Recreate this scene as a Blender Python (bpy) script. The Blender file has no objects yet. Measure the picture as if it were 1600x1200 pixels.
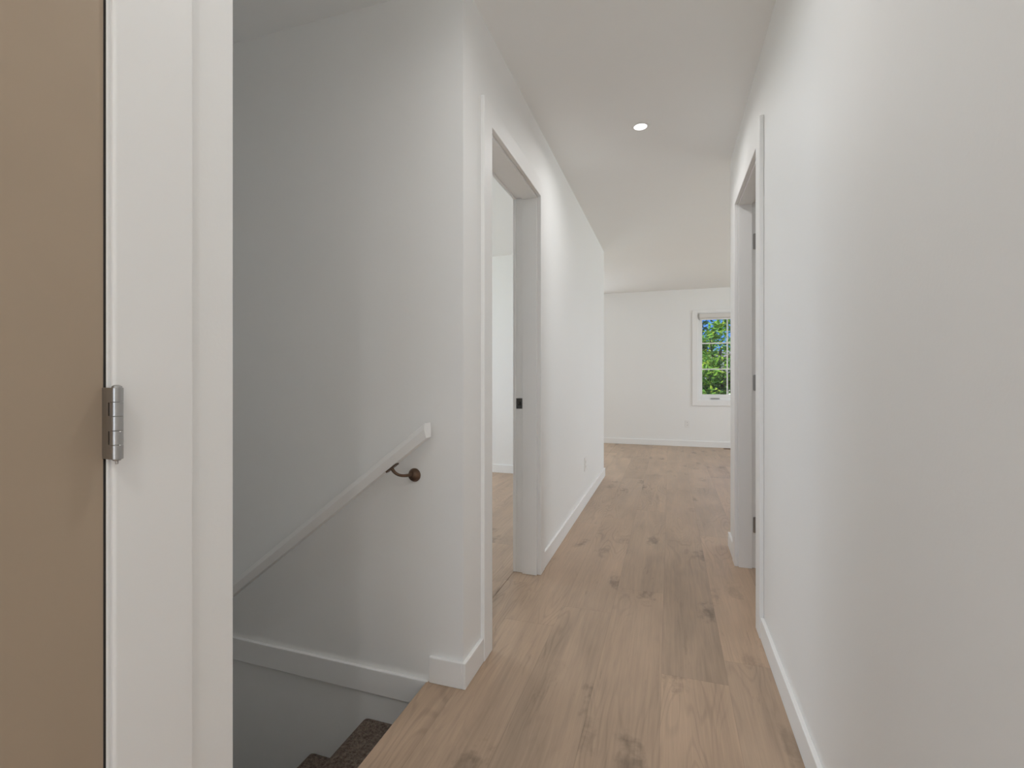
import bpy, bmesh, math, random
from mathutils import Vector, Matrix
from math import pi, sin, cos, atan, radians
random.seed(7)
S = bpy.context.scene
COL = S.collection

# ------------------------------------------------------------------ camera
F_PX = 760.0
YAW = atan(246.0 / F_PX)
cam_d = bpy.data.cameras.new('camera')
cam_d.sensor_fit = 'HORIZONTAL'
cam_d.sensor_width = 36
cam_d.lens = 36 * F_PX / 1600
cam_d.shift_y = -10 / 1600
cam_d.clip_start = 0.02
cam_d.clip_end = 300
cam = bpy.data.objects.new('camera', cam_d)
COL.objects.link(cam)
cam.location = (0, 0, 1.065)
cam.rotation_euler = (radians(90), 0, YAW)
S.camera = cam
S.view_settings.view_transform = 'Standard'
S.view_settings.look = 'None'
S.view_settings.gamma = 1
S.view_settings.use_curve_mapping = False
S.view_settings.exposure = 0.45
S.cycles.max_bounces = 20
S.cycles.diffuse_bounces = 16

# ------------------------------------------------------------------ world
W = bpy.data.worlds.new('sky')
S.world = W
W.use_nodes = True
nt = W.node_tree
nt.nodes.clear()
wo = nt.nodes.new('ShaderNodeOutputWorld')
bg = nt.nodes.new('ShaderNodeBackground')
tc = nt.nodes.new('ShaderNodeTexCoord')
mp = nt.nodes.new('ShaderNodeMapping'); mp.inputs['Scale'].default_value = (1, 1, 2.2)
nz = nt.nodes.new('ShaderNodeTexNoise'); nz.inputs['Scale'].default_value = 4.0; nz.inputs['Detail'].default_value = 6
cr = nt.nodes.new('ShaderNodeValToRGB')
cr.color_ramp.elements[0].position = 0.50; cr.color_ramp.elements[0].color = (0.10, 0.27, 0.72, 1)
cr.color_ramp.elements[1].position = 0.62; cr.color_ramp.elements[1].color = (0.85, 0.9, 1.0, 1)
nt.links.new(tc.outputs['Generated'], mp.inputs['Vector'])
nt.links.new(mp.outputs['Vector'], nz.inputs['Vector'])
nt.links.new(nz.outputs['Fac'], cr.inputs['Fac'])
nt.links.new(cr.outputs['Color'], bg.inputs['Color'])
bg.inputs['Strength'].default_value = 1.0
nt.links.new(bg.outputs[0], wo.inputs['Surface'])

sun_d = bpy.data.lights.new('sun', 'SUN'); sun_d.energy = 6.5; sun_d.angle = radians(0.5); sun_d.color = (1, .94, .82)
sun = bpy.data.objects.new('sun', sun_d); COL.objects.link(sun)
sun.rotation_euler = (radians(42), 0, radians(-25))

def area(name, loc, rot, sx, sy, power, color=(1, 1, 1), shape='RECTANGLE'):
    d = bpy.data.lights.new(name, 'AREA'); d.shape = shape; d.size = sx
    if shape == 'RECTANGLE': d.size_y = sy
    d.energy = power; d.color = color
    o = bpy.data.objects.new(name, d); COL.objects.link(o)
    o.location = loc; o.rotation_euler = rot
    return o
# daylight at the far, side and bedroom windows, plus added unseen fill lights
DAY = (0.89, 0.96, 1.0)
H_FILL = 2.40
area('daylight_window_far', (-2.2, 7.97, 1.4), (radians(-90), 0, 0), 1.5, 1.4, 21, DAY)
area('daylight_window_side', (3.97, 5.8, 1.4), (0, radians(90), 0), 1.4, 1.8, 38, DAY)
area('daylight_window_bedroom', (-3.97, 3.4, 1.4), (0, radians(-90), 0), 1.4, 1.5, 24, DAY)
area('fill_light_back', (-0.85, -3.97, 1.25), (radians(90), 0, 0), 3.4, 1.9, 34, DAY)  # unseen fill behind the camera, added for soft ambient light in the hall
area('fill_light_stair', (-3.97, 1.08, 1.35), (0, radians(-90), 0), 1.5, 0.7, 1.4, DAY)  # unseen fill added to lift the stair wall; no window opening here
area('fill_light_bathroom', (1.35, 2.0, H_FILL), (0, 0, 0), 0.3, 0.3, 3.2, (1, .99, .97))  # unseen fill added to brighten the jamb of the right doorway
POT_W = 3.4
POT_C = (1.0, 0.995, 0.985)

# ------------------------------------------------------------------ materials
def newmat(name):
    m = bpy.data.materials.new(name); m.use_nodes = True
    return m, m.node_tree, m.node_tree.nodes['Principled BSDF']

def mat_plain(name, col, rough=0.5, metal=0.0, spec=0.5, bump=0.0, bscale=200, var=0.0, vscale=3):
    m, t, b = newmat(name)
    b.inputs['Base Color'].default_value = (*col, 1)
    b.inputs['Roughness'].default_value = rough
    b.inputs['Metallic'].default_value = metal
    b.inputs['Specular IOR Level'].default_value = spec
    tc = t.nodes.new('ShaderNodeTexCoord')
    if bump:
        n = t.nodes.new('ShaderNodeTexNoise'); n.inputs['Scale'].default_value = bscale; n.inputs['Detail'].default_value = 3
        bp = t.nodes.new('ShaderNodeBump'); bp.inputs['Strength'].default_value = bump; bp.inputs['Distance'].default_value = 0.002
        t.links.new(tc.outputs['Object'], n.inputs['Vector'])
        t.links.new(n.outputs['Fac'], bp.inputs['Height']); t.links.new(bp.outputs[0], b.inputs['Normal'])
    if var:
        n = t.nodes.new('ShaderNodeTexNoise'); n.inputs['Scale'].default_value = vscale; n.inputs['Detail'].default_value = 4
        r = t.nodes.new('ShaderNodeMapRange'); r.inputs[3].default_value = 1 - var; r.inputs[4].default_value = 1 + var
        mx = t.nodes.new('ShaderNodeMix'); mx.data_type = 'RGBA'; mx.blend_type = 'MULTIPLY'; mx.inputs[0].default_value = 1
        mx.inputs[6].default_value = (*col, 1)
        t.links.new(tc.outputs['Object'], n.inputs['Vector']); t.links.new(n.outputs['Fac'], r.inputs[0])
        t.links.new(r.outputs[0], mx.inputs[7]); t.links.new(mx.outputs[2], b.inputs['Base Color'])
    return m

M_WALL = mat_plain('wall_paint', (0.864, 0.866, 0.860), 0.62, spec=0.3, bump=0.08, bscale=160, var=0.012, vscale=2)
M_CEIL = mat_plain('ceiling_paint', (0.860, 0.864, 0.860), 0.9, spec=0.15, bump=0.1, bscale=140, var=0.01)
M_TRIM = mat_plain('trim_paint', (0.868, 0.868, 0.863), 0.48, spec=0.45, bump=0.03, bscale=60)
M_TAN = mat_plain('tan_fibreboard', (0.41, 0.325, 0.242), 0.42, spec=0.35, bump=0.03, bscale=90, var=0.04, vscale=6)
M_NICKEL = mat_plain('satin_nickel', (0.46, 0.455, 0.45), 0.30, 1.0, bump=0.02, bscale=400)
M_DARK = mat_plain('dark_gap', (0.03, 0.027, 0.024), 0.8)
M_BRONZE = mat_plain('oiled_bronze', (0.15, 0.095, 0.065), 0.38, 0.75, bump=0.15, bscale=250, var=0.3, vscale=40)
M_PLASTIC = mat_plain('white_plastic', (0.84, 0.835, 0.82), 0.3, spec=0.5, bump=0.01)
M_BLIND = mat_plain('blind_fabric', (0.74, 0.72, 0.69), 0.7, spec=0.2, bump=0.2, bscale=500)
M_VINYL = mat_plain('window_vinyl', (0.85, 0.855, 0.85), 0.35, bump=0.01)
M_BARK = mat_plain('bark', (0.09, 0.065, 0.045), 0.9, bump=0.8, bscale=20, var=0.4, vscale=8)
M_GRASS = mat_plain('lawn', (0.10, 0.19, 0.045), 0.9, bump=0.5, bscale=60, var=0.3, vscale=2)
M_SIDING = mat_plain('white_siding', (0.75, 0.76, 0.78), 0.6, bump=0.2, bscale=10)
M_SHINGLE = mat_plain('grey_shingle', (0.13, 0.13, 0.14), 0.9, bump=0.4, bscale=30, var=0.2)
M_VENT = mat_plain('brown_vent', (0.22, 0.13, 0.075), 0.4, bump=0.05, bscale=120, var=0.15, vscale=20)

def mat_emit(name, col, s):
    m, t, b = newmat(name)
    b.inputs['Base Color'].default_value = (*col, 1)
    b.inputs['Emission Color'].default_value = (*col, 1)
    b.inputs['Emission Strength'].default_value = s
    return m
M_LENS = mat_emit('lit_lens', (0.97, 0.96, 1.0), 1.1)

def mat_glass():
    m, t, b = newmat('window_glass')
    t.nodes.remove(b)
    o = t.nodes['Material Output']
    tr = t.nodes.new('ShaderNodeBsdfTransparent'); gl = t.nodes.new('ShaderNodeBsdfGlossy'); gl.inputs['Roughness'].default_value = 0.02
    fr = t.nodes.new('ShaderNodeFresnel'); fr.inputs[0].default_value = 1.45
    mx = t.nodes.new('ShaderNodeMixShader')
    tr.inputs[0].default_value = (0.96, 0.98, 0.97, 1)
    t.links.new(fr.outputs[0], mx.inputs[0]); t.links.new(tr.outputs[0], mx.inputs[1]); t.links.new(gl.outputs[0], mx.inputs[2])
    t.links.new(mx.outputs[0], o.inputs[0])
    return m
M_GLASS = mat_glass()

class N:
    """small helper to wire math nodes"""
    def __init__(s, t): s.t = t
    def val(s, x, sock):
        if isinstance(x, (int, float)): sock.default_value = x
        else: s.t.links.new(x, sock)
    def m(s, op, a, b=None, c=None, clamp=False):
        n = s.t.nodes.new('ShaderNodeMath'); n.operation = op; n.use_clamp = clamp
        s.val(a, n.inputs[0])
        if b is not None: s.val(b, n.inputs[1])
        if c is not None: s.val(c, n.inputs[2])
        return n.outputs[0]
    def vec(s, x, y, z=0.0):
        n = s.t.nodes.new('ShaderNodeCombineXYZ')
        s.val(x, n.inputs[0]); s.val(y, n.inputs[1]); s.val(z, n.inputs[2])
        return n.outputs[0]
    def noise(s, v, scale=1.0, detail=3, rough=0.5, dist=0.0):
        n = s.t.nodes.new('ShaderNodeTexNoise'); s.t.links.new(v, n.inputs['Vector'])
        n.inputs['Scale'].default_value = scale; n.inputs['Detail'].default_value = detail
        n.inputs['Roughness'].default_value = rough; n.inputs['Distortion'].default_value = dist
        return n.outputs['Fac']
    def white(s, v):
        n = s.t.nodes.new('ShaderNodeTexWhiteNoise'); n.noise_dimensions = '3D'; s.t.links.new(v, n.inputs['Vector'])
        return n.outputs['Value']
    def rng(s, x, a, b, c, d, smooth=False):
        n = s.t.nodes.new('ShaderNodeMapRange'); s.val(x, n.inputs[0])
        if smooth: n.interpolation_type = 'SMOOTHSTEP'
        for i, v in enumerate((a, b, c, d)): n.inputs[i + 1].default_value = v
        return n.outputs[0]
    def mix(s, f, a, b, mode='MIX'):
        n = s.t.nodes.new('ShaderNodeMix'); n.data_type = 'RGBA'; n.blend_type = mode
        s.val(f, n.inputs[0])
        for v, k in ((a, 6), (b, 7)):
            if isinstance(v, tuple): n.inputs[k].default_value = (*v, 1)
            else: s.t.links.new(v, n.inputs[k])
        return n.outputs[2]

PW, PL = 0.2225, 1.52
def mat_floor():
    m, t, b = newmat('oak_vinyl_plank')
    g = N(t)
    tc = t.nodes.new('ShaderNodeTexCoord'); sp = t.nodes.new('ShaderNodeSeparateXYZ')
    t.links.new(tc.outputs['Object'], sp.inputs[0])
    x, y = sp.outputs[0], sp.outputs[1]
    u = g.m('DIVIDE', g.m('ADD', x, 0.25 + 20 * PW), PW)
    colu = g.m('FLOOR', u); fu = g.m('FRACT', u)
    off = g.white(g.vec(colu, 3.7, 1.1))
    v = g.m('ADD', g.m('DIVIDE', g.m('ADD', y, 20.0), PL), g.m('MULTIPLY', off, 7.0))
    row = g.m('FLOOR', v); fv = g.m('FRACT', v)
    r1 = g.white(g.vec(colu, row, 0.5)); r2 = g.white(g.vec(row, colu, 5.5))
    shift = g.m('MULTIPLY', r1, 37.0)
    # fine streaks along the plank
    streak = g.noise(g.vec(g.m('MULTIPLY', x, 95.0), g.m('MULTIPLY', y, 4.0), shift), 1, 4, 0.6, 0.4)
    broad = g.noise(g.vec(g.m('MULTIPLY', x, 9.0), g.m('MULTIPLY', y, 1.1), shift), 1, 3, 0.5, 0.8)
    # cathedral rings
    field = g.noise(g.vec(g.m('MULTIPLY', x, 6.0), g.m('MULTIPLY', y, 1.0), g.m('ADD', shift, 9.0)), 1, 2, 0.4, 0.2)
    ring = g.m('SINE', g.m('MULTIPLY', field, 150.0))
    ringm = g.rng(g.noise(g.vec(g.m('MULTIPLY', x, 3.0), g.m('MULTIPLY', y, 0.9), g.m('ADD', shift, 50.0)), 1, 1), 0.45, 0.65, 0.0, 1.0, True)
    ring = g.m('MULTIPLY', g.rng(ring, 0.2, 1.0, 0.0, 1.0), ringm)
    # knots: sparse elongated dark smudges
    vo = t.nodes.new('ShaderNodeTexVoronoi'); vo.feature = 'F1'; vo.inputs['Scale'].default_value = 1
    wob = g.noise(g.vec(g.m('MULTIPLY', x, 22.0), g.m('MULTIPLY', y, 9.0), shift), 1, 4, 0.6)
    wob2 = g.noise(g.vec(g.m('MULTIPLY', x, 14.0), g.m('MULTIPLY', y, 16.0), g.m('ADD', shift, 31.0)), 1, 4, 0.65)
    kx = g.m('ADD', g.m('MULTIPLY', x, 7.0), g.m('MULTIPLY', wob, 1.1))
    ky = g.m('ADD', g.m('MULTIPLY', y, 2.9), g.m('MULTIPLY', wob2, 1.0))
    t.links.new(g.vec(kx, ky, g.m('MULTIPLY', r2, 11.0)), vo.inputs['Vector'])
    knot = g.rng(vo.outputs['Distance'], 0.0, 0.36, 1.0, 0.0, True)
    vsel = t.nodes.new('ShaderNodeSeparateColor'); t.links.new(vo.outputs['Color'], vsel.inputs[0])
    knot = g.m('MULTIPLY', knot, g.rng(vsel.outputs[0], 0.50, 0.72, 0.0, 1.0))
    cloud = g.noise(g.vec(g.m('MULTIPLY', x, 4.5), g.m('MULTIPLY', y, 2.2), g.m('ADD', shift, 77.0)), 1, 3, 0.5)
    tone = g.m('ADD', g.rng(r1, 0, 1, 0.91, 1.08), g.rng(streak, 0.3, 0.7, -0.10, 0.09))
    tone = g.m('ADD', tone, g.rng(broad, 0.3, 0.7, -0.10, 0.10))
    tone = g.m('ADD', tone, g.rng(cloud, 0.3, 0.7, -0.09, 0.07))
    tone = g.m('SUBTRACT', tone, g.m('MULTIPLY', ring, 0.13))
    tone = g.m('SUBTRACT', tone, g.m('MULTIPLY', knot, 0.42))
    crk = g.noise(g.vec(g.m('MULTIPLY', x, 60.0), g.m('MULTIPLY', y, 5.5), g.m('ADD', shift, 15.0)), 1, 5, 0.65, 1.2)
    crm = g.rng(g.noise(g.vec(g.m('MULTIPLY', x, 7.0), g.m('MULTIPLY', y, 3.0), g.m('ADD', shift, 63.0)), 1, 2), 0.55, 0.68, 0.0, 1.0, True)
    tone = g.m('SUBTRACT', tone, g.m('MULTIPLY', g.m('MULTIPLY', g.rng(crk, 0.56, 0.64, 0.0, 1.0), crm), 0.16))
    eu = g.m('MINIMUM', fu, g.m('SUBTRACT', 1.0, fu)); ev = g.m('MINIMUM', fv, g.m('SUBTRACT', 1.0, fv))
    seam = g.m('MAXIMUM', g.rng(eu, 0.0, 0.007, 1.0, 0.0), g.rng(ev, 0.0, 0.0011, 1.0, 0.0))
    tone = g.m('SUBTRACT', tone, g.m('MULTIPLY', seam, 0.20))
    base = g.mix(g.rng(r2, 0, 1, 0, 1), FLOOR_A, FLOOR_B)
    cv = t.nodes.new('ShaderNodeCombineColor')
    for k in range(3): t.links.new(tone, cv.inputs[k])
    colr = g.mix(1.0, base, cv.outputs[0], 'MULTIPLY')
    t.links.new(colr, b.inputs['Base Color'])
    b.inputs['Specular IOR Level'].default_value = 0.5
    t.links.new(g.rng(streak, 0.3, 0.7, 0.35, 0.47), b.inputs['Roughness'])
    bp = t.nodes.new('ShaderNodeBump'); bp.inputs['Strength'].default_value = 0.12; bp.inputs['Distance'].default_value = 0.002
    t.links.new(g.m('SUBTRACT', streak, seam), bp.inputs['Height']); t.links.new(bp.outputs[0], b.inputs['Normal'])
    return m
FLOOR_A = (0.475, 0.342, 0.243)
FLOOR_B = (0.45, 0.332, 0.240)
M_FLOOR = mat_floor()

def mat_carpet():
    m, t, b = newmat('brown_carpet')
    g = N(t)
    tc = t.nodes.new('ShaderNodeTexCoord')
    vo = t.nodes.new('ShaderNodeTexVoronoi'); vo.inputs['Scale'].default_value = 170
    t.links.new(tc.outputs['Object'], vo.inputs['Vector'])
    n = g.noise(tc.outputs['Object'], 90, 4, 0.7)
    c = g.mix(g.rng(n, 0.3, 0.7, 0, 1), (0.085, 0.060, 0.046), (0.30, 0.24, 0.20))
    t.links.new(c, b.inputs['Base Color']); b.inputs['Roughness'].default_value = 1; b.inputs['Specular IOR Level'].default_value = 0.1
    bp = t.nodes.new('ShaderNodeBump'); bp.inputs['Strength'].default_value = 1; bp.inputs['Distance'].default_value = 0.006
    t.links.new(vo.outputs['Distance'], bp.inputs['Height']); t.links.new(bp.outputs[0], b.inputs['Normal'])
    return m
M_CARPET = mat_carpet()

def mat_leaf(name, c1, c2, c3):
    m, t, b = newmat(name)
    g = N(t)
    tc = t.nodes.new('ShaderNodeTexCoord')
    n = g.noise(tc.outputs['Object'], 1.1, 2, 0.5)
    n2 = g.noise(tc.outputs['Object'], 9, 2, 0.6)
    c = g.mix(g.rng(n, 0.4, 0.6, 0, 1), c1, c2)
    c = g.mix(g.rng(n2, 0.5, 0.68, 0, 1), c, c3)
    t.links.new(c, b.inputs['Base Color']); b.inputs['Roughness'].default_value = 0.55
    b.inputs['Specular IOR Level'].default_value = 0.3
    o = t.nodes['Material Output']
    tl = t.nodes.new('ShaderNodeBsdfTranslucent'); t.links.new(c, tl.inputs[0])
    mx = t.nodes.new('ShaderNodeMixShader'); mx.inputs[0].default_value = 0.4
    t.links.new(b.outputs[0], mx.inputs[1]); t.links.new(tl.outputs[0], mx.inputs[2]); t.links.new(mx.outputs[0], o.inputs[0])
    return m
M_LEAF = mat_leaf('green_leaves', (0.05, 0.17, 0.03), (0.16, 0.34, 0.04), (0.42, 0.50, 0.05))
M_LEAF2 = mat_leaf('dark_leaves', (0.03, 0.10, 0.03), (0.07, 0.18, 0.05), (0.16, 0.30, 0.08))

# ------------------------------------------------------------------ mesh helpers
def box(bm, x0, x1, y0, y1, z0, z1):
    if x0 > x1: x0, x1 = x1, x0
    if y0 > y1: y0, y1 = y1, y0
    v = [bm.verts.new(p) for p in ((x0,y0,z0),(x1,y0,z0),(x1,y1,z0),(x0,y1,z0),(x0,y0,z1),(x1,y0,z1),(x1,y1,z1),(x0,y1,z1))]
    for f in ((3,2,1,0),(4,5,6,7),(0,1,5,4),(1,2,6,5),(2,3,7,6),(3,0,4,7)): bm.faces.new([v[i] for i in f])
    return v

def prism(bm, pts, axis, a, b):
    """polygon pts (2-D) extruded along axis from a to b.  axis 'x': pts=(y,z); 'y': pts=(x,z); 'z': pts=(x,y)"""
    def P(p, k):
        return {'x': (k, p[0], p[1]), 'y': (p[0], k, p[1]), 'z': (p[0], p[1], k)}[axis]
    A = [bm.verts.new(P(p, a)) for p in pts]; B = [bm.verts.new(P(p, b)) for p in pts]
    n = len(pts)
    bm.faces.new(A); bm.faces.new(B[::-1])
    for i in range(n): bm.faces.new((A[i], B[i], B[(i+1) % n], A[(i+1) % n]))
    bmesh.ops.recalc_face_normals(bm, faces=bm.faces)

def cyl(bm, c, axis, r, h, n=32, r2=None):
    """cylinder starting at c running along axis (Vector) for h"""
    a = Vector(axis).normalized(); c = Vector(c)
    q = a.to_track_quat('Z', 'Y').to_matrix().to_4x4()
    M = Matrix.Translation(c + a * h / 2) @ q
    bmesh.ops.create_cone(bm, cap_ends=True, segments=n, radius1=r, radius2=r if r2 is None else r2, depth=h, matrix=M)

def lathe(bm, prof, c, axis, n=40):
    a = Vector(axis).normalized(); c = Vector(c)
    q = a.to_track_quat('Z', 'Y').to_matrix()
    rings = []
    for r, z in prof:
        if r < 1e-6: rings.append([bm.verts.new(c + a * z)])
        else: rings.append([bm.verts.new(c + q @ Vector((r*cos(2*pi*i/n), r*sin(2*pi*i/n), z))) for i in range(n)])
    for A, B in zip(rings, rings[1:]):
        for i in range(n):
            j = (i+1) % n
            if len(A) == 1 and len(B) == 1: continue
            if len(A) == 1: bm.faces.new((A[0], B[i], B[j]))
            elif len(B) == 1: bm.faces.new((A[i], B[0], A[j]))
            else: bm.faces.new((A[i], B[i], B[j], A[j]))
    bmesh.ops.recalc_face_normals(bm, faces=bm.faces)

def tube(bm, pts, rad, n=16):
    pts = [Vector(p) for p in pts]
    rs = rad if isinstance(rad, (list, tuple)) else [rad]*len(pts)
    up = Vector((0, 0, 1)); rings = []
    prev = None
    for i, p in enumerate(pts):
        d = (pts[min(i+1, len(pts)-1)] - pts[max(i-1, 0)]).normalized()
        if prev is None:
            s = d.cross(up)
            if s.length < 1e-3: s = d.cross(Vector((1, 0, 0)))
            s.normalize()
        else:
            s = (prev - d * prev.dot(d)).normalized()
        prev = s; t = d.cross(s)
        rings.append([bm.verts.new(p + (s*cos(2*pi*k/n) + t*sin(2*pi*k/n)) * rs[i]) for k in range(n)])
    for A, B in zip(rings, rings[1:]):
        for k in range(n): bm.faces.new((A[k], A[(k+1) % n], B[(k+1) % n], B[k]))
    bm.faces.new(rings[0][::-1]); bm.faces.new(rings[-1])
    bmesh.ops.recalc_face_normals(bm, faces=bm.faces)

def obj(name, bm, mat, parent=None, bevel=0.0, seg=2, smooth=False, loc=None):
    me = bpy.data.meshes.new(name); bm.to_mesh(me); bm.free()
    me.materials.append(mat)
    o = bpy.data.objects.new(name, me); COL.objects.link(o)
    if parent is not None:
        o.parent = parent
        o.matrix_parent_inverse = parent.matrix_basis.inverted()
    if smooth:
        me.polygons.foreach_set('use_smooth', [True]*len(me.polygons))
        me.set_sharp_from_angle(angle=radians(35))
    if bevel:
        md = o.modifiers.new('bevel', 'BEVEL'); md.width = bevel; md.segments = seg; md.limit_method = 'ANGLE'; md.angle_limit = radians(40)
        md.harden_normals = False
    return o

def boxes(name, lst, mat, parent=None, bevel=0.0, seg=2):
    bm = bmesh.new()
    for b in lst: box(bm, *b)
    return obj(name, bm, mat, parent, bevel, seg)

def empty(name, loc):
    o = bpy.data.objects.new(name, None); COL.objects.link(o); o.location = loc; o.empty_display_size = 0.1
    return o

def tag(o, label, cat, group=None):
    o['label'] = label; o['category'] = cat
    if group: o['group'] = group
    return o

def struct(o, label=None):
    o['kind'] = 'structure'
    if label: o['label'] = label
    return o

# ------------------------------------------------------------------ dimensions
H = 2.43
XL, XR = -0.675, 0.366            # hall side wall faces
TL = 0.125                        # partition thickness
XLB, XRB = XL - TL, XR + 0.12     # their room-side faces
CT = 0.017                        # casing thickness
BT, BH = 0.014, 0.089             # baseboard
Y_NEAR = 0.612                    # corner where the stairwell opening starts
Y_ST = 1.540                      # stair wall face
Y_ST2 = 1.66
Y_HE = 5.31                       # end of the left hall wall
Y_BED = 5.15
Y_RE = 3.34                       # end of right hall wall
Y_FAR = 8.0
Y_BACK = -4.0
X_EDGE = -0.812                   # floor edge at top of the stairs
EXT = 4.0

# ------------------------------------------------------------------ floor, ceiling, ground
struct(boxes('floor', [
    (X_EDGE, EXT, Y_BACK, Y_FAR, -0.024, 0.0),
    (-EXT, X_EDGE, Y_ST2, Y_FAR, -0.024, 0.0),
    (-EXT, X_EDGE, Y_BACK, Y_NEAR - 0.12, -0.024, 0.0)], M_FLOOR, bevel=0.004),
    'light oak plank floor with knots running down the hallway')
struct(boxes('ceiling', [(-EXT - .2, EXT + .2, Y_BACK - .2, Y_FAR + .2, H, H + 0.12)], M_CEIL), 'flat white ceiling')
struct(boxes('ground', [(-40, 40, -30, 60, -2.95, -2.9)], M_GRASS), 'green lawn outside the house')

# ------------------------------------------------------------------ walls
D1 = (-0.345, 0.4265)     # tan door clear opening (Y)
D2 = (1.785, 2.540)      # left doorway
D3 = (2.292, 3.000)      # right doorway
DH = 2.042
JT = 0.018               # jamb thickness
def opening_wall(name, x0, x1, y0, y1, ops, label):
    L = []; y = y0
    for a, b in ops:
        L.append((x0, x1, y, a - JT, 0, H)); L.append((x0, x1, a - JT, b + JT, DH + JT, H)); y = b + JT
    L.append((x0, x1, y, y1, 0, H))
    return struct(boxes(name, L, M_WALL), label)
opening_wall('wall_left_near', XLB, XL, -1.0, Y_NEAR, [D1], 'white wall beside the tan door, ending at the stairwell')
opening_wall('wall_left', XLB, XL, Y_ST + 0.0, Y_HE, [D2], 'white left hallway wall pierced by the open doorway')
opening_wall('wall_right', XR, XRB, Y_BACK, Y_RE, [D3], 'white right hallway wall')
struct(boxes('wall_stair', [(-EXT, XLB, Y_ST, Y_ST2, -2.9, H), (XLB, XL, Y_ST, Y_ST2, -2.9, -0.024)], M_WALL), 'grey shaded white wall above the stairs carrying the handrail')
struct(boxes('wall_stair_near', [(-EXT, XLB, Y_NEAR - 0.12, Y_NEAR, -2.9, H), (XLB, XL, Y_NEAR - 0.12, Y_NEAR, -2.9, -0.024)], M_WALL))
struct(boxes('wall_closet', [(-EXT, XLB, -1.0, -0.88, 0, H)], M_WALL))
struct(boxes('wall_bedroom_far', [(-EXT, XLB, Y_BED, Y_HE, 0, H)], M_WALL))
struct(boxes('wall_bath_far', [(XRB, EXT, 3.22, Y_RE, 0, H)], M_WALL))
struct(boxes('wall_bath_near', [(XRB, EXT, 0.9, 1.02, 0, H)], M_WALL))
# outer walls with window openings
W1 = (0.415, 1.265, 0.715, 2.06)
W2 = (-2.95, -1.45, 0.7, 2.1)
def yface_wall(name, y0, y1, x0, x1, wins, z0=-2.9):
    L = []; x = x0
    for a, b, c, d in wins:
        L += [(x, a, y0, y1, z0, H), (a, b, y0, y1, z0, c), (a, b, y0, y1, d, H)]; x = b
    L.append((x, x1, y0, y1, z0, H))
    return struct(boxes(name, L, M_WALL))
yface_wall('wall_far', Y_FAR, Y_FAR + 0.16, -EXT - .16, EXT + .16, [W2, W1])['label'] = 'far white wall with the small window'
yface_wall('wall_back', Y_BACK - 0.16, Y_BACK, -EXT - .16, EXT + .16, [(-2.55, 0.85, 0.3, 2.2)])  # unseen opening added to go with the back fill light
def xface_wall(name, x0, x1, wins):
    L = []; y = Y_BACK
    for a, b, c, d in wins:
        L += [(x0, x1, y, a, -2.9, H), (x0, x1, a, b, -2.9, c), (x0, x1, a, b, d, H)]; y = b
    L.append((x0, x1, y, Y_FAR, -2.9, H))
    return struct(boxes(name, L, M_WALL))
xface_wall('wall_side_right', EXT, EXT + .16, [(4.9, 6.7, 0.7, 2.1)])
xface_wall('wall_side_left', -EXT - .16, -EXT, [(2.65, 4.15, 0.7, 2.1)])

# ------------------------------------------------------------------ baseboards
def bb(name, lst, label=None):
    return struct(boxes(name, lst, M_TRIM, bevel=0.0025, seg=2), label)
CW = 0.085
bb('baseboard_left', [(XL, XL + BT, D2[1] + CW, Y_HE + BT, 0, BH), (XLB - .5, XL + BT, Y_HE, Y_HE + BT, 0, BH)], 'white baseboard along left hallway wall')
bb('baseboard_left_corner', [(XL, XL + BT, Y_ST - BT, D2[0] - CW, 0, BH), (X_EDGE + 0.012, XL, Y_ST - BT, Y_ST, 0, BH)], 'short white baseboard wrapping the corner above the stairs')
bb('baseboard_right', [(XR - BT, XR, Y_BACK, D3[0] - CW - .012, 0, BH)], 'white baseboard along right hallway wall')
bb('baseboard_right_corner', [(XR - BT, XR, D3[1] + CW + .01, Y_RE + BT, 0, BH), (XR, EXT, Y_RE, Y_RE + BT, 0, BH)])
bb('baseboard_far', [(-EXT, EXT, Y_FAR - BT, Y_FAR, 0, BH)], 'white baseboard along far wall')
bb('baseboard_bedroom', [(-EXT, XLB, Y_BED - BT, Y_BED, 0, BH)], 'white baseboard seen through the left doorway')

# horizontal trim board at floor level on the stair wall (very slightly out of level)
bm = bmesh.new()
xa, xb = X_EDGE + 0.008, -3.2
tilt = 0.012
za, zb = 0.001, 0.001 + tilt * (xa - xb)
ya, yb = Y_ST - BT, Y_ST
v = [bm.verts.new(p) for p in ((xa, ya, za-.089), (xb, ya, zb-.089), (xb, yb, zb-.089), (xa, yb, za-.089), (xa, ya, za), (xb, ya, zb), (xb, yb, zb), (xa, yb, za))]
for f in ((0,1,2,3),(7,6,5,4),(0,4,5,1),(1,5,6,2),(2,6,7,3),(3,7,4,0)): bm.faces.new([v[i] for i in f])
bmesh.ops.recalc_face_normals(bm, faces=bm.faces)
struct(obj('trim_1', bm, M_TRIM, bevel=0.0025), 'white trim board running across the stair wall at floor level')

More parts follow.
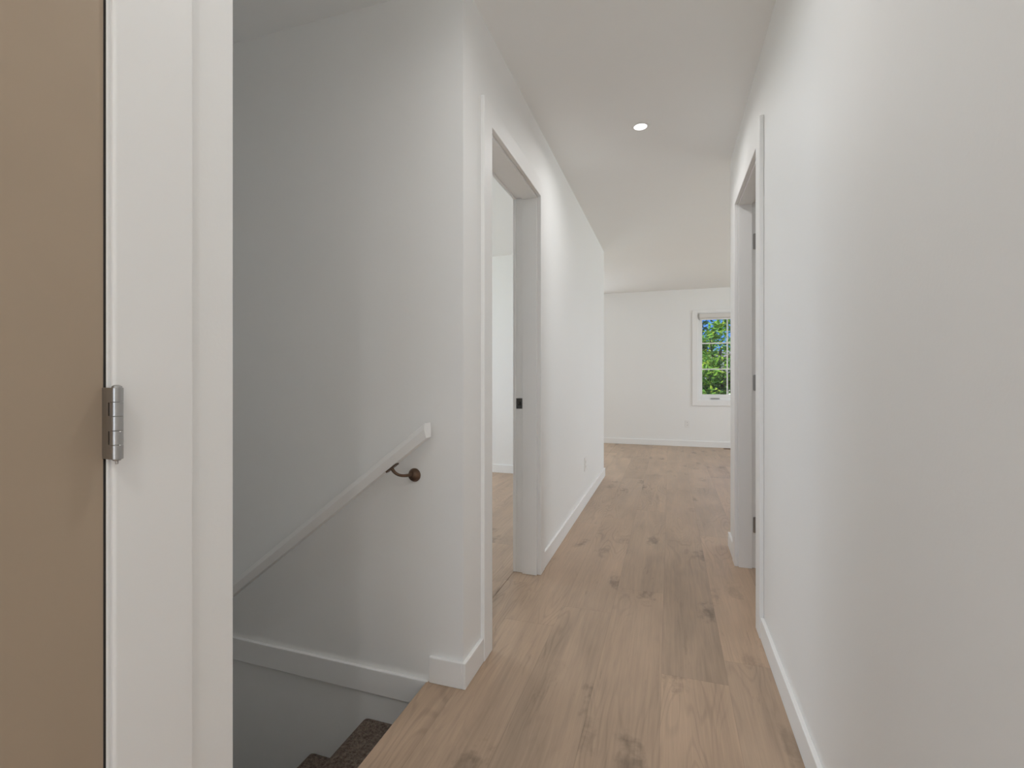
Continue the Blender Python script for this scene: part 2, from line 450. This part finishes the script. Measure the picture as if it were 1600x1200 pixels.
# ------------------------------------------------------------------ doorways
def casing_bm(xw, sgn, op, cw=CW, reveal=0.0, head=DH, ct=0.017):
    """flat casing: two legs and a head as one frame around an opening on face x=xw, protruding sgn"""
    a, b = op; bm = bmesh.new()
    CT = ct
    out = [(a - cw, 0), (a - cw, head + cw), (b + cw, head + cw), (b + cw, 0), (b + reveal, 0), (b + reveal, head + reveal), (a - reveal, head + reveal), (a - reveal, 0)]
    A = [bm.verts.new((xw, p[0], p[1])) for p in out]; B = [bm.verts.new((xw + sgn*CT, p[0], p[1])) for p in out]
    for q in ((0,1,6,7), (1,2,5,6), (2,3,4,5)):
        bm.faces.new([A[i] for i in q]); bm.faces.new([B[i] for i in q])
    for i in range(8): bm.faces.new((A[i], B[i], B[(i+1) % 8], A[(i+1) % 8]))
    bmesh.ops.recalc_face_normals(bm, faces=bm.faces)
    return bm
def jamb(parent, x0, x1, op, stop0, stop1, reveal=0.004):
    """jamb boards lining the opening; the stop is a thickened band between stop0 and stop1"""
    a, b = op
    L = [(x0, x1, a - JT, a - reveal, 0, DH + reveal), (x0, x1, b + reveal, b + JT, 0, DH + reveal), (x0, x1, a - JT, b + JT, DH + reveal, DH + JT)]
    o = boxes('jamb', L, M_TRIM, parent, bevel=0.0012)
    s = 0.010
    L = [(stop0, stop1, a - reveal, a + s, 0, DH - s), (stop0, stop1, b - s, b + reveal, 0, DH - s), (stop0, stop1, a - reveal, b + reveal, DH - s, DH + reveal)]
    boxes('door_stop', L, M_TRIM, parent, bevel=0.0012)
    return o

def make_hinge(parent, x, y, zc, hgt=0.089, r=0.0066, sgn=1):
    """butt hinge: five knuckles, pin with ball tips and two leaves folded into the gap; sgn = outward x direction"""
    e = bmesh.new()
    seg = hgt / 5
    for k in range(5):
        lathe(e, [(0.001, 0.0002), (r - .00025, 0.0002), (r, 0.0005), (r, seg - 0.0005), (r - .00025, seg - 0.0002), (0.001, seg - 0.0002)], (x, y, zc - hgt/2 + k*seg), (0, 0, 1), 28)
    h = obj('hinge', e, M_NICKEL, parent, smooth=True)
    h['label'] = 'satin nickel butt hinge'
    e = bmesh.new()
    lathe(e, [(0, hgt/2 + 0.0035), (0.003, hgt/2 + 0.0032), (0.0052, hgt/2 + 0.0018), (0.0056, hgt/2), (0.0015, hgt/2 - .0005), (0.0015, -hgt/2), (0.0046, -hgt/2), (0.0042, -hgt/2 - 0.0016), (0.0018, -hgt/2 - 0.0024), (0.0016, -hgt/2 - 0.006), (0, -hgt/2 - 0.0066)], (x, y, zc), (0, 0, 1), 24)
    obj('hinge_pin', e, M_NICKEL, h, smooth=True)
    e = bmesh.new()
    prism(e, [(x - sgn*.002, y + .0012), (x - sgn*.003, y - r + .0006), (x - sgn*.012, y - .0042), (x - sgn*.030, y - .0032), (x - sgn*.030, y - .0020), (x - sgn*.0125, y - .0022), (x - sgn*.0105, y - .0015)], 'z', zc - hgt/2, zc + hgt/2)
    obj('hinge_leaf', e, M_NICKEL, h)
    for k in (1, 3):
        e = bmesh.new(); z0 = zc - hgt/2 + k*seg
        prism(e, [(x - sgn*.0050, y - .0060), (x - sgn*.0068, y - .0056), (x - sgn*.0068, y - .0040), (x - sgn*.0050, y - .0040)], 'z', z0 + .0006, z0 + seg - .0006)
        sl_ = obj('knuckle_gap_shade', e, M_DARK, h); sl_['label'] = 'dark strip standing in for the shaded gap beside a knuckle'  # dark block takes the place of shade in the gap between leaf and barrel
    return h

# door_1: closed tan slab at the near left
d1 = struct(empty('door_1', (XL, (D1[0] + D1[1]) / 2, 0)), 'closed tan door at the left with a nickel hinge')
obj('casing', casing_bm(XL, 1, D1, cw=0.1105, reveal=0.002, ct=0.009), M_TRIM, d1, bevel=0.004, seg=4)
jamb(d1, XLB, XL, D1, XL - 0.075, XL - 0.038, reveal=0.0)
bm = bmesh.new(); box(bm, XL - 0.036, XL - 0.001, D1[0] + .003, D1[1] - .003, 0.01, DH - .003)
lf = obj('door_leaf', bm, M_TAN, d1, bevel=0.0015); lf['label'] = 'tan flat door slab'
sl = boxes('door_gap_strip', [(XL - .014, XL - .0022, D1[1] - .003, D1[1], 0.0, DH)], M_DARK, d1); sl['label'] = 'dark strip in the door gap'  # dark strip added so the door gap reads dark
for z in (0.26, 1.008, 1.80): make_hinge(d1, XL + 0.0200, D1[1] - 0.0015, z)
bm = bmesh.new()
lathe(bm, [(0.032, 0), (0.032, .006), (0.028, .009), (0.011, .010), (0.010, .035), (0.018, .042), (0.026, .052), (0.027, .062), (0.020, .072), (0, .075)], (XL - .001, D1[0] + 0.07, 0.95), (1, 0, 0))
obj('door_knob', bm, M_NICKEL, d1, smooth=True)

# door_2: open doorway on the left
d2 = struct(empty('door_2', (XL, (D2[0] + D2[1]) / 2, 0)), 'white framed open doorway on the left')
obj('casing', casing_bm(XL, 1, D2), M_TRIM, d2, bevel=0.003, seg=3)
obj('casing', casing_bm(XLB, -1, D2), M_TRIM, d2, bevel=0.003, seg=3)
jamb(d2, XLB, XL, D2, XLB + 0.040, XL - 0.004)
# strike plate on the far jamb
ys = D2[1] + 0.004
zc = 1.065 - 40.5 / 760 * 2.66
bm = bmesh.new()
x0, x1 = XLB + 0.002, XLB + 0.038
for b_ in ((x0, x1, ys-.0018, ys, zc-.0285, zc-.010), (x0, x1, ys-.0018, ys, zc+.010, zc+.0285), (x0, x0+.010, ys-.0018, ys, zc-.010, zc+.010), (x1-.008, x1, ys-.0018, ys, zc-.010, zc+.010)):
    box(bm, *b_)
sp_ = obj('strike_plate', bm, M_NICKEL, d2); sp_['label'] = 'satin nickel strike plate'
bm = bmesh.new(); box(bm, x0+.010, x1-.008, ys-.0004, ys+.0002, zc-.010, zc+.010)
obj('strike_hole', bm, M_DARK, sp_)
# its leaf stands open inside the room against the near wall
bm = bmesh.new(); box(bm, XLB - 0.02 - 0.75, XLB - 0.022, D2[0] - 0.002, D2[0] + 0.033 - .03 - .035 + .03, 0.012, DH - .003)
obj('door_leaf', bm, M_TRIM, d2, bevel=0.0015)

# door_3: open doorway on the right
d3 = struct(empty('door_3', (XR, (D3[0] + D3[1]) / 2, 0)), 'white framed open doorway on the right')
obj('casing', casing_bm(XR, -1, D3, cw=0.094), M_TRIM, d3, bevel=0.003, seg=3)
obj('casing', casing_bm(XRB, 1, D3), M_TRIM, d3, bevel=0.003, seg=3)
jamb(d3, XR, XRB, D3, XR + 0.004, XRB - 0.047)
for z in (0.242, 1.036, 1.826):
    e = bmesh.new()
    pts = []
    x0, x1, rr = XRB - 0.041, XRB - 0.001, 0.006
    for cx, cz, a0 in ((x1, z+.0445, None), (x0+rr, z+.0445-rr, 90), (x0+rr, z-.0445+rr, 180), (x1, z-.0445, None)):
        if a0 is None: pts.append((cx, cz))
        else: pts += [(cx + rr*cos(radians(a0+k*22.5)), cz + rr*sin(radians(a0+k*22.5))) for k in range(5)]
    prism(e, pts, 'y', D3[1] + .0022, D3[1] + .004)
    hh = obj('hinge', e, M_NICKEL, d3); hh['label'] = 'satin nickel hinge plate let into the jamb'
    e = bmesh.new(); cyl(e, (XRB + .006, D3[1] - .002, z - .0445), (0, 0, 1), .006, .089, 20)
    obj('hinge_pin', e, M_NICKEL, hh, smooth=False)
    e = bmesh.new()
    for dz in (-.03, 0, .03): cyl(e, (XRB - .018, D3[1] + .0022, z + dz), (0, -1, 0), .0035, .0006, 12)
    obj('screw', e, M_NICKEL, hh)
bm = bmesh.new(); box(bm, XRB + .014 + .018, XRB + .70, D3[1] - .012, D3[1] + .023, 0.012, DH - .003)
obj('door_leaf', bm, M_TRIM, d3, bevel=0.0015)

# ------------------------------------------------------------------ windows
def window_unit(name, axis_pt, W, mat_rows=3, cols=2, casing=0.08, label=None, detail=True):
    """double pane sash window in a wall facing -y at y=Y_FAR"""
    x0, x1, z0, z1 = W; y = axis_pt
    w = struct(empty(name, ((x0+x1)/2, y, z0)), label)
    c = casing
    bm = bmesh.new()
    for b_ in ((x0-c, x0, y-.018, y, z0-c, z1+c*.55), (x1, x1+c, y-.018, y, z0-c, z1+c*.55), (x0, x1, y-.018, y, z1, z1+c*.55), (x0, x1, y-.018, y, z0-c, z0)): box(bm, *b_)
    obj('casing', bm, M_TRIM, w, bevel=0.002)
    j = 0.012
    boxes('reveal_lining', [(x0, x0+j, y-.002, y+.09, z0, z1), (x1-j, x1, y-.002, y+.09, z0, z1), (x0+j, x1-j, y-.002, y+.09, z0, z0+j), (x0+j, x1-j, y-.002, y+.09, z1-j, z1)], M_TRIM, w)
    fr = 0.05; yf0, yf1 = y+.045, y+.13
    a0, a1, b0, b1 = x0+j, x1-j, z0+j, z1-j
    boxes('window_frame', [(a0, a0+fr*.5, yf0, yf1, b0, b1), (a1-fr*.5, a1, yf0, yf1, b0, b1), (a0+fr*.5, a1-fr*.5, yf0, yf1, b0, b0+.035), (a0+fr*.5, a1-fr*.5, yf0, yf1, b1-.03, b1)], M_VINYL, w, bevel=0.003)
    s0, s1, t0, t1 = a0+fr*.5, a1-fr*.5, b0+.035, b1-.03
    sw = 0.030
    sash = boxes('sash', [(s0, s0+sw, y+.06, y+.11, t0, t1), (s1-sw, s1, y+.06, y+.11, t0, t1), (s0+sw, s1-sw, y+.06, y+.11, t0, t0+.045), (s0+sw, s1-sw, y+.06, y+.11, t1-.03, t1)], M_VINYL, w, bevel=0.004)
    g0, g1, h0, h1 = s0+sw, s1-sw, t0+.045, t1-.03
    boxes('pane', [(g0-.004, g1+.004, y+.083, y+.087, h0-.004, h1+.004)], M_GLASS, sash)
    L = []
    for k in range(1, cols):
        xx = g0 + (g1-g0)*k/cols; L.append((xx-.009, xx+.009, y+.078, y+.092, h0, h1))
    zz = [1.065 + (590-536.8)/760*7.55, 1.065 + (590-577)/760*7.55] if detail else [h0+(h1-h0)*k/mat_rows for k in range(1, mat_rows)]
    for z in zz: L.append((g0, g1, y+.0785, y+.0915, z-.009, z+.009))
    if L: boxes('muntin', L, M_VINYL, sash)
    if detail:
        hb = bmesh.new()
        hx = 0.665
        box(hb, hx-.065, hx+.065, yf0-.010, yf0+.001, b0+.008, b0+.026)
        box(hb, hx-.055, hx+.055, yf0-.022, yf0-.010, b0+.013, b0+.022)
        ho = obj('crank_handle', hb, M_NICKEL, w, bevel=0.003); ho['label'] = 'grey folding crank handle'
    return w
window_unit('window_1', Y_FAR, W1, label='small white framed window with six panes showing trees')
window_unit('window_2', Y_FAR, W2, cols=2, detail=False)

# roller blind
rb = tag(empty('roller_blind', (0.84, Y_FAR, 2.0)), 'rolled up white roller blind at the top of the window', 'blind')
bm = bmesh.new(); prism(bm, [(Y_FAR-.012, 1.968), (Y_FAR-.030, 1.985), (Y_FAR-.030, 2.040), (Y_FAR-.012, 2.046), (Y_FAR+.035, 2.046), (Y_FAR+.035, 1.968)], 'x', W1[0]+.021, W1[1]-.021)
obj('cassette', bm, M_BLIND, rb, bevel=.004)
for xx in (W1[0]+.0125, W1[1]-.0205):
    bm = bmesh.new(); box(bm, xx, xx+.008, Y_FAR-.033, Y_FAR+.036, 1.963, 2.047)
    o = obj('end_cap', bm, M_NICKEL, rb, bevel=.002); o['label'] = 'dark grey end cap'
bm = bmesh.new(); box(bm, W1[0]+.03, W1[1]-.03, Y_FAR+.0, Y_FAR+.018, 1.948, 1.9675)
obj('bottom_rail', bm, M_PLASTIC, rb, bevel=.004)

# ------------------------------------------------------------------ outlets
def outlet(name, loc, rot, label, decora):
    e = tag(empty(name, (0, 0, 0)), label, 'electrical outlet')
    p = bmesh.new(); box(p, -.035, .035, -.006, 0, -.0575, .0575)
    po = obj('wall_plate', p, M_PLASTIC, e, bevel=.0025, seg=3)
    if decora:
        p = bmesh.new(); box(p, -.0165, .0165, -.0085, -.005, -.0335, .0335)
        ro = obj('receptacle', p, M_PLASTIC, e, bevel=.001)
        fs = -.0086
    else:
        p = bmesh.new()
        for dz in (-.0195, .0195): cyl(p, (0, -.005, dz), (0, -1, 0), .0165, .003, 32)
        ro = obj('receptacle', p, M_PLASTIC, e, bevel=.0006)
        fs = -.0081
    for dz in (-.0195, .0195):
        p = bmesh.new()
        box(p, -.0075, -.0055, fs-.0002, fs+.001, dz-.002, dz+.007)
        box(p, .0055, .0075, fs-.0002, fs+.001, dz-.002, dz+.006)
        cyl(p, (0, fs+.001, dz-.008), (0, -1, 0), .0024, .0012, 12)
        obj('socket_slots', p, M_DARK, ro)
    e.location = loc; e.rotation_euler = (0, 0, rot)
    return e
outlet('wall_outlet', (0.264, Y_FAR - .0, 0.352), 0, 'white electrical outlet low on the far wall below the window', False)
outlet('wall_outlet', (XL, 4.07, 0.34), pi/2, 'white electrical outlet low on the left hallway wall past the doorway', True)

# ------------------------------------------------------------------ floor vent
fv = tag(empty('floor_vent', (0.93, 7.90, 0)), 'brown floor vent set in the planks against the far wall', 'vent')
bm = bmesh.new()
vx0, vx1, vy0, vy1 = 0.77, 1.09, 7.845, 7.955
for b_ in ((vx0, vx1, vy0, vy0+.014, 0, .005), (vx0, vx1, vy1-.014, vy1, 0, .005), (vx0, vx0+.014, vy0+.014, vy1-.014, 0, .005), (vx1-.014, vx1, vy0+.014, vy1-.014, 0, .005)): box(bm, *b_)
obj('vent_frame', bm, M_VENT, fv)
bm = bmesh.new()
for k in range(16):
    xx = vx0+.02+k*.0182; box(bm, xx, xx+.008, vy0+.014, vy1-.014, 0.0005, .004)
obj('louvre', bm, M_VENT, fv)
bm = bmesh.new(); box(bm, vx0+.012, vx1-.012, vy0+.012, vy1-.012, 0.0001, 0.0006)
obj('duct_opening', bm, M_DARK, fv)

# ------------------------------------------------------------------ recessed lights
def pot(y, label, k=1.0):
    e = tag(empty('recessed_light', (0, 0, 0)), label, 'ceiling light')
    b = bmesh.new()
    lathe(b, [(0.0342, -0.0010), (0.0350, -0.0030), (0.038, -0.0036), (0.046, -0.0026), (0.048, 0.0), (0.0342, 0.0)], (0, 0, 0), (0, 0, 1), 48)
    obj('trim_ring', b, M_PLASTIC, e, smooth=True)
    b = bmesh.new()
    lathe(b, [(0, -0.0075), (0.018, -0.0070), (0.029, -0.0055), (0.0345, -0.0030), (0.0345, -0.0004), (0, -0.0004)], (0, 0, 0), (0, 0, 1), 48)
    l = obj('lens', b, M_LENS, e, smooth=True); l['label'] = 'glowing white round lens'
    e.location = (-0.150, y, H)
    a = area('recessed_lamp', (-0.150, y, H - 0.012), (0, 0, 0), 0.068, 0, POT_W * k, POT_C, 'DISK')
    a.data.spread = radians(165)
    return e
pot(2.73, 'small round lit recessed light in the hallway ceiling', 0.86)
pot(1.085, 'small round recessed light in the ceiling over the top of the stairs', 0.72)
pot(-0.56, 'small round recessed light in the hallway ceiling above the tan door', 1.2)

# ------------------------------------------------------------------ handrail
SL = 0.768
XE = -0.777
RZ_T, RH = 0.9126, 0.0530                      # top height at the end cut, vertical depth
hr = tag(empty('handrail', (XE, 1.475, 0)), 'white wooden handrail sloping down along the stair wall', 'handrail')
bm = bmesh.new()
x_end = -3.35
def rail_prof(x):
    z = RZ_T - SL * (XE - x)
    return [(1.452, z - .002), (1.450, z - .020), (1.456, z - RH), (1.492, z - RH), (1.500, z - .020), (1.498, z - .002), (1.494, z), (1.456, z)]
A = [bm.verts.new((XE + (0.0045 if q in (2, 3) else 0), p[0], p[1] + (0.003 if q in (2, 3) else 0))) for q, p in enumerate(rail_prof(XE))]
B = [bm.verts.new((x_end, p[0], p[1])) for p in rail_prof(x_end)]
bm.faces.new(A); bm.faces.new(B[::-1])
for i in range(8): bm.faces.new((A[i], B[i], B[(i+1) % 8], A[(i+1) % 8]))
bmesh.ops.recalc_face_normals(bm, faces=bm.faces)
obj('rail', bm, M_TRIM, hr, bevel=.001)
def bracket(xr, zr):
    # wall rosette (domed), curved arm and the saddle plate screwed under the rail
    b = bmesh.new()
    lathe(b, [(0.0, 0.0), (0.0235, 0.0), (0.0240, 0.003), (0.0228, 0.0045), (0.0215, 0.0085), (0.0185, 0.0135), (0.0135, 0.0175), (0.0, 0.0195)], (xr, Y_ST, zr), (0, -1, 0), 40)
    ro = obj('bracket', b, M_BRONZE, hr, smooth=True); ro['label'] = 'dark bronze handrail bracket'
    xs = xr - 0.052
    zs = RZ_T - RH - SL * (XE - xs)
    b = bmesh.new()
    p0, p1, p2, p3 = Vector((xr - .002, Y_ST - .010, zr + .004)), Vector((xr - .010, Y_ST - .068, zr + .004)), Vector((xs + .012, 1.478, zr + .006)), Vector((xs, 1.474, zs - .004))
    pts = []
    for k in range(19):
        t_ = k / 18; u_ = 1 - t_
        pts.append(p0*u_**3 + p1*3*u_*u_*t_ + p2*3*u_*t_*t_ + p3*t_**3)
    tube(b, pts, [0.0062 - 0.0012 * sin(pi*k/18) for k in range(19)], 18)
    obj('bracket_arm', b, M_BRONZE, ro, smooth=True)
    d = Vector((1, 0, SL)).normalized(); nrm = Vector((-SL, 0, 1)).normalized()
    b = bmesh.new(); c = Vector((xs, 1.474, zs)) - nrm * .0022
    R = Matrix((d, Vector((0, 1, 0)), nrm)).transposed().to_4x4()
    vs = []
    for sx, sy in ((.027, .006), (.024, .0105), (.018, .012), (-.018, .012), (-.024, .0105), (-.027, .006), (-.027, -.006), (-.024, -.0105), (-.018, -.012), (.018, -.012), (.024, -.0105), (.027, -.006)):
        vs.append((sx, sy))
    lo = [b.verts.new(c + R.to_3x3() @ Vector((p[0], p[1], -.002))) for p in vs]
    hi = [b.verts.new(c + R.to_3x3() @ Vector((p[0], p[1], .002))) for p in vs]
    b.faces.new(lo[::-1]); b.faces.new(hi)
    for i in range(len(vs)): b.faces.new((lo[i], lo[(i+1) % len(vs)], hi[(i+1) % len(vs)], hi[i]))
    bmesh.ops.recalc_face_normals(b, faces=b.faces)
    obj('saddle_plate', b, M_BRONZE, ro)
bracket(-0.862, 0.7190)
bracket(-2.6, 0.7235 - SL * (2.6 - 0.862))

# ------------------------------------------------------------------ stairs (carpeted, going down to the left)
st = tag(empty('staircase', (X_EDGE, 1.08, -0.1)), 'brown carpeted stairs going down beside the plank floor', 'stairs')
RISE, RUN = 0.186, 0.243
ya, yb = Y_NEAR + 0.004, Y_ST - 0.004
for k in range(10):
    xk = -0.795 - k * RUN; zt = -(k + 1) * RISE
    bm = bmesh.new()
    # profile: back top, nose with rounded bullnose, back under nose, riser down
    P_ = [(xk + .004, zt), (xk - RUN - .004, zt)]
    nr = 0.032
    for a in range(0, 9):
        an = radians(90 + a * 22.5)
        P_.append((xk - RUN - .010 + nr * cos(an), zt - nr + nr * sin(an)))
    P_ += [(xk - RUN + .004, zt - RISE), (xk + .004, zt - RISE)]
    # remove coincident duplicate
    Q = [P_[0]]
    for p in P_[1:]:
        if (Vector(p) - Vector(Q[-1])).length > 1e-4: Q.append(p)
    prism(bm, Q, 'y', ya, yb)
    obj('step', bm, M_CARPET, st)
bm = bmesh.new(); box(bm, -0.80, -0.785, ya, yb, -RISE*1.02, -0.026)
obj('top_riser', bm, M_CARPET, st)
struct(boxes('floor_lower', [(-EXT, XL, Y_NEAR, Y_ST, -2.9, -2.05)], M_CARPET))

# ------------------------------------------------------------------ outside: trees and a neighbouring house
def tree(x, y, z0, crown_c, crown_r, n, lmat, label, seed, leaf=0.085):
    rnd = random.Random(seed)
    t = tag(empty('leafy_tree', (x, y, z0)), label, 'tree', 'trees outside the window')
    b = bmesh.new()
    c = Vector(crown_c)
    tube(b, [(x, y, z0), (x + .08, y, z0 + (c.z-z0)*.4), (c.x - .1, c.y, c.z - .4), (c.x + .1, c.y, c.z + crown_r*.6)], [.2, .16, .1, .03], 10)
    for k in range(26):
        a = rnd.uniform(0, 2*pi); zz = rnd.uniform(-.75, .6) * crown_r; rr = crown_r * rnd.uniform(.55, .95)
        s = Vector((c.x, c.y, c.z + zz - .35)); e = s + Vector((cos(a)*rr, sin(a)*rr, rnd.uniform(.1, .8)))
        m_ = (s + e) / 2 + Vector((rnd.uniform(-.15, .15), rnd.uniform(-.15, .15), rnd.uniform(-.05, .2)))
        tube(b, [s, m_, e], [.045, .028, .008], 6)
    obj('trunk', b, M_BARK, t, smooth=True)
    cl = [(c + Vector((rnd.gauss(0, .5), rnd.gauss(0, .5), rnd.gauss(0, .5))) * crown_r, rnd.uniform(.25, .5) * crown_r * .5) for _ in range(70)]
    V = []; Fc = []
    for i in range(n):
        cc, cr_ = rnd.choice(cl)
        p = cc + Vector((rnd.gauss(0, 1), rnd.gauss(0, 1), rnd.gauss(0, .8))) * cr_ * .6
        s = leaf * rnd.uniform(.6, 1.3)
        ax = Vector((rnd.gauss(0, 1), rnd.gauss(0, 1), rnd.gauss(0, .6))).normalized()
        sd = ax.cross(Vector((rnd.gauss(0, .6), rnd.gauss(0, .6), 1))).normalized()
        up = ax.cross(sd) * .25
        k = len(V)
        V += [p - ax*s, p + sd*s*.45 + up*s, p + ax*s, p - sd*s*.45 + up*s]
        Fc += [(k, k+1, k+2), (k, k+2, k+3)]
    me = bpy.data.meshes.new('foliage'); me.from_pydata([tuple(v) for v in V], [], Fc); me.materials.append(lmat)
    o = bpy.data.objects.new('foliage', me); COL.objects.link(o); o.parent = t; o.matrix_parent_inverse = t.matrix_basis.inverted()
    return t
tree(0.9, 13.6, -2.9, (1.15, 13.4, 0.9), 1.55, 11000, M_LEAF, 'yellow green leafy tree close outside the window', 3, .075)
tree(-1.6, 17.5, -2.9, (-0.6, 17.5, 3.0), 2.2, 12000, M_LEAF2, 'dark green tree filling the left of the window', 5, .09)
tree(9.4, 20.0, -2.9, (9.0, 20.0, 2.0), 2.0, 8000, M_LEAF2, 'dark green tree standing to the right outside the window', 9, .09)

hs = tag(empty('neighbour_house', (2, 34, -2.9)), 'white house with grey roof beyond the trees', 'house')
boxes('house_wall', [(-6, 9, 34, 42, -2.9, 1.0)], M_SIDING, hs)
bm = bmesh.new(); prism(bm, [(33.4, 1.0), (38, 3.0), (42.6, 1.0)], 'x', -6.5, 9.5)
obj('house_roof', bm, M_SHINGLE, hs)
for wx in (0, 4): boxes('house_window', [(wx, wx + 1.4, 33.95, 34.0, -1.4, 0.0)], M_DARK, hs)
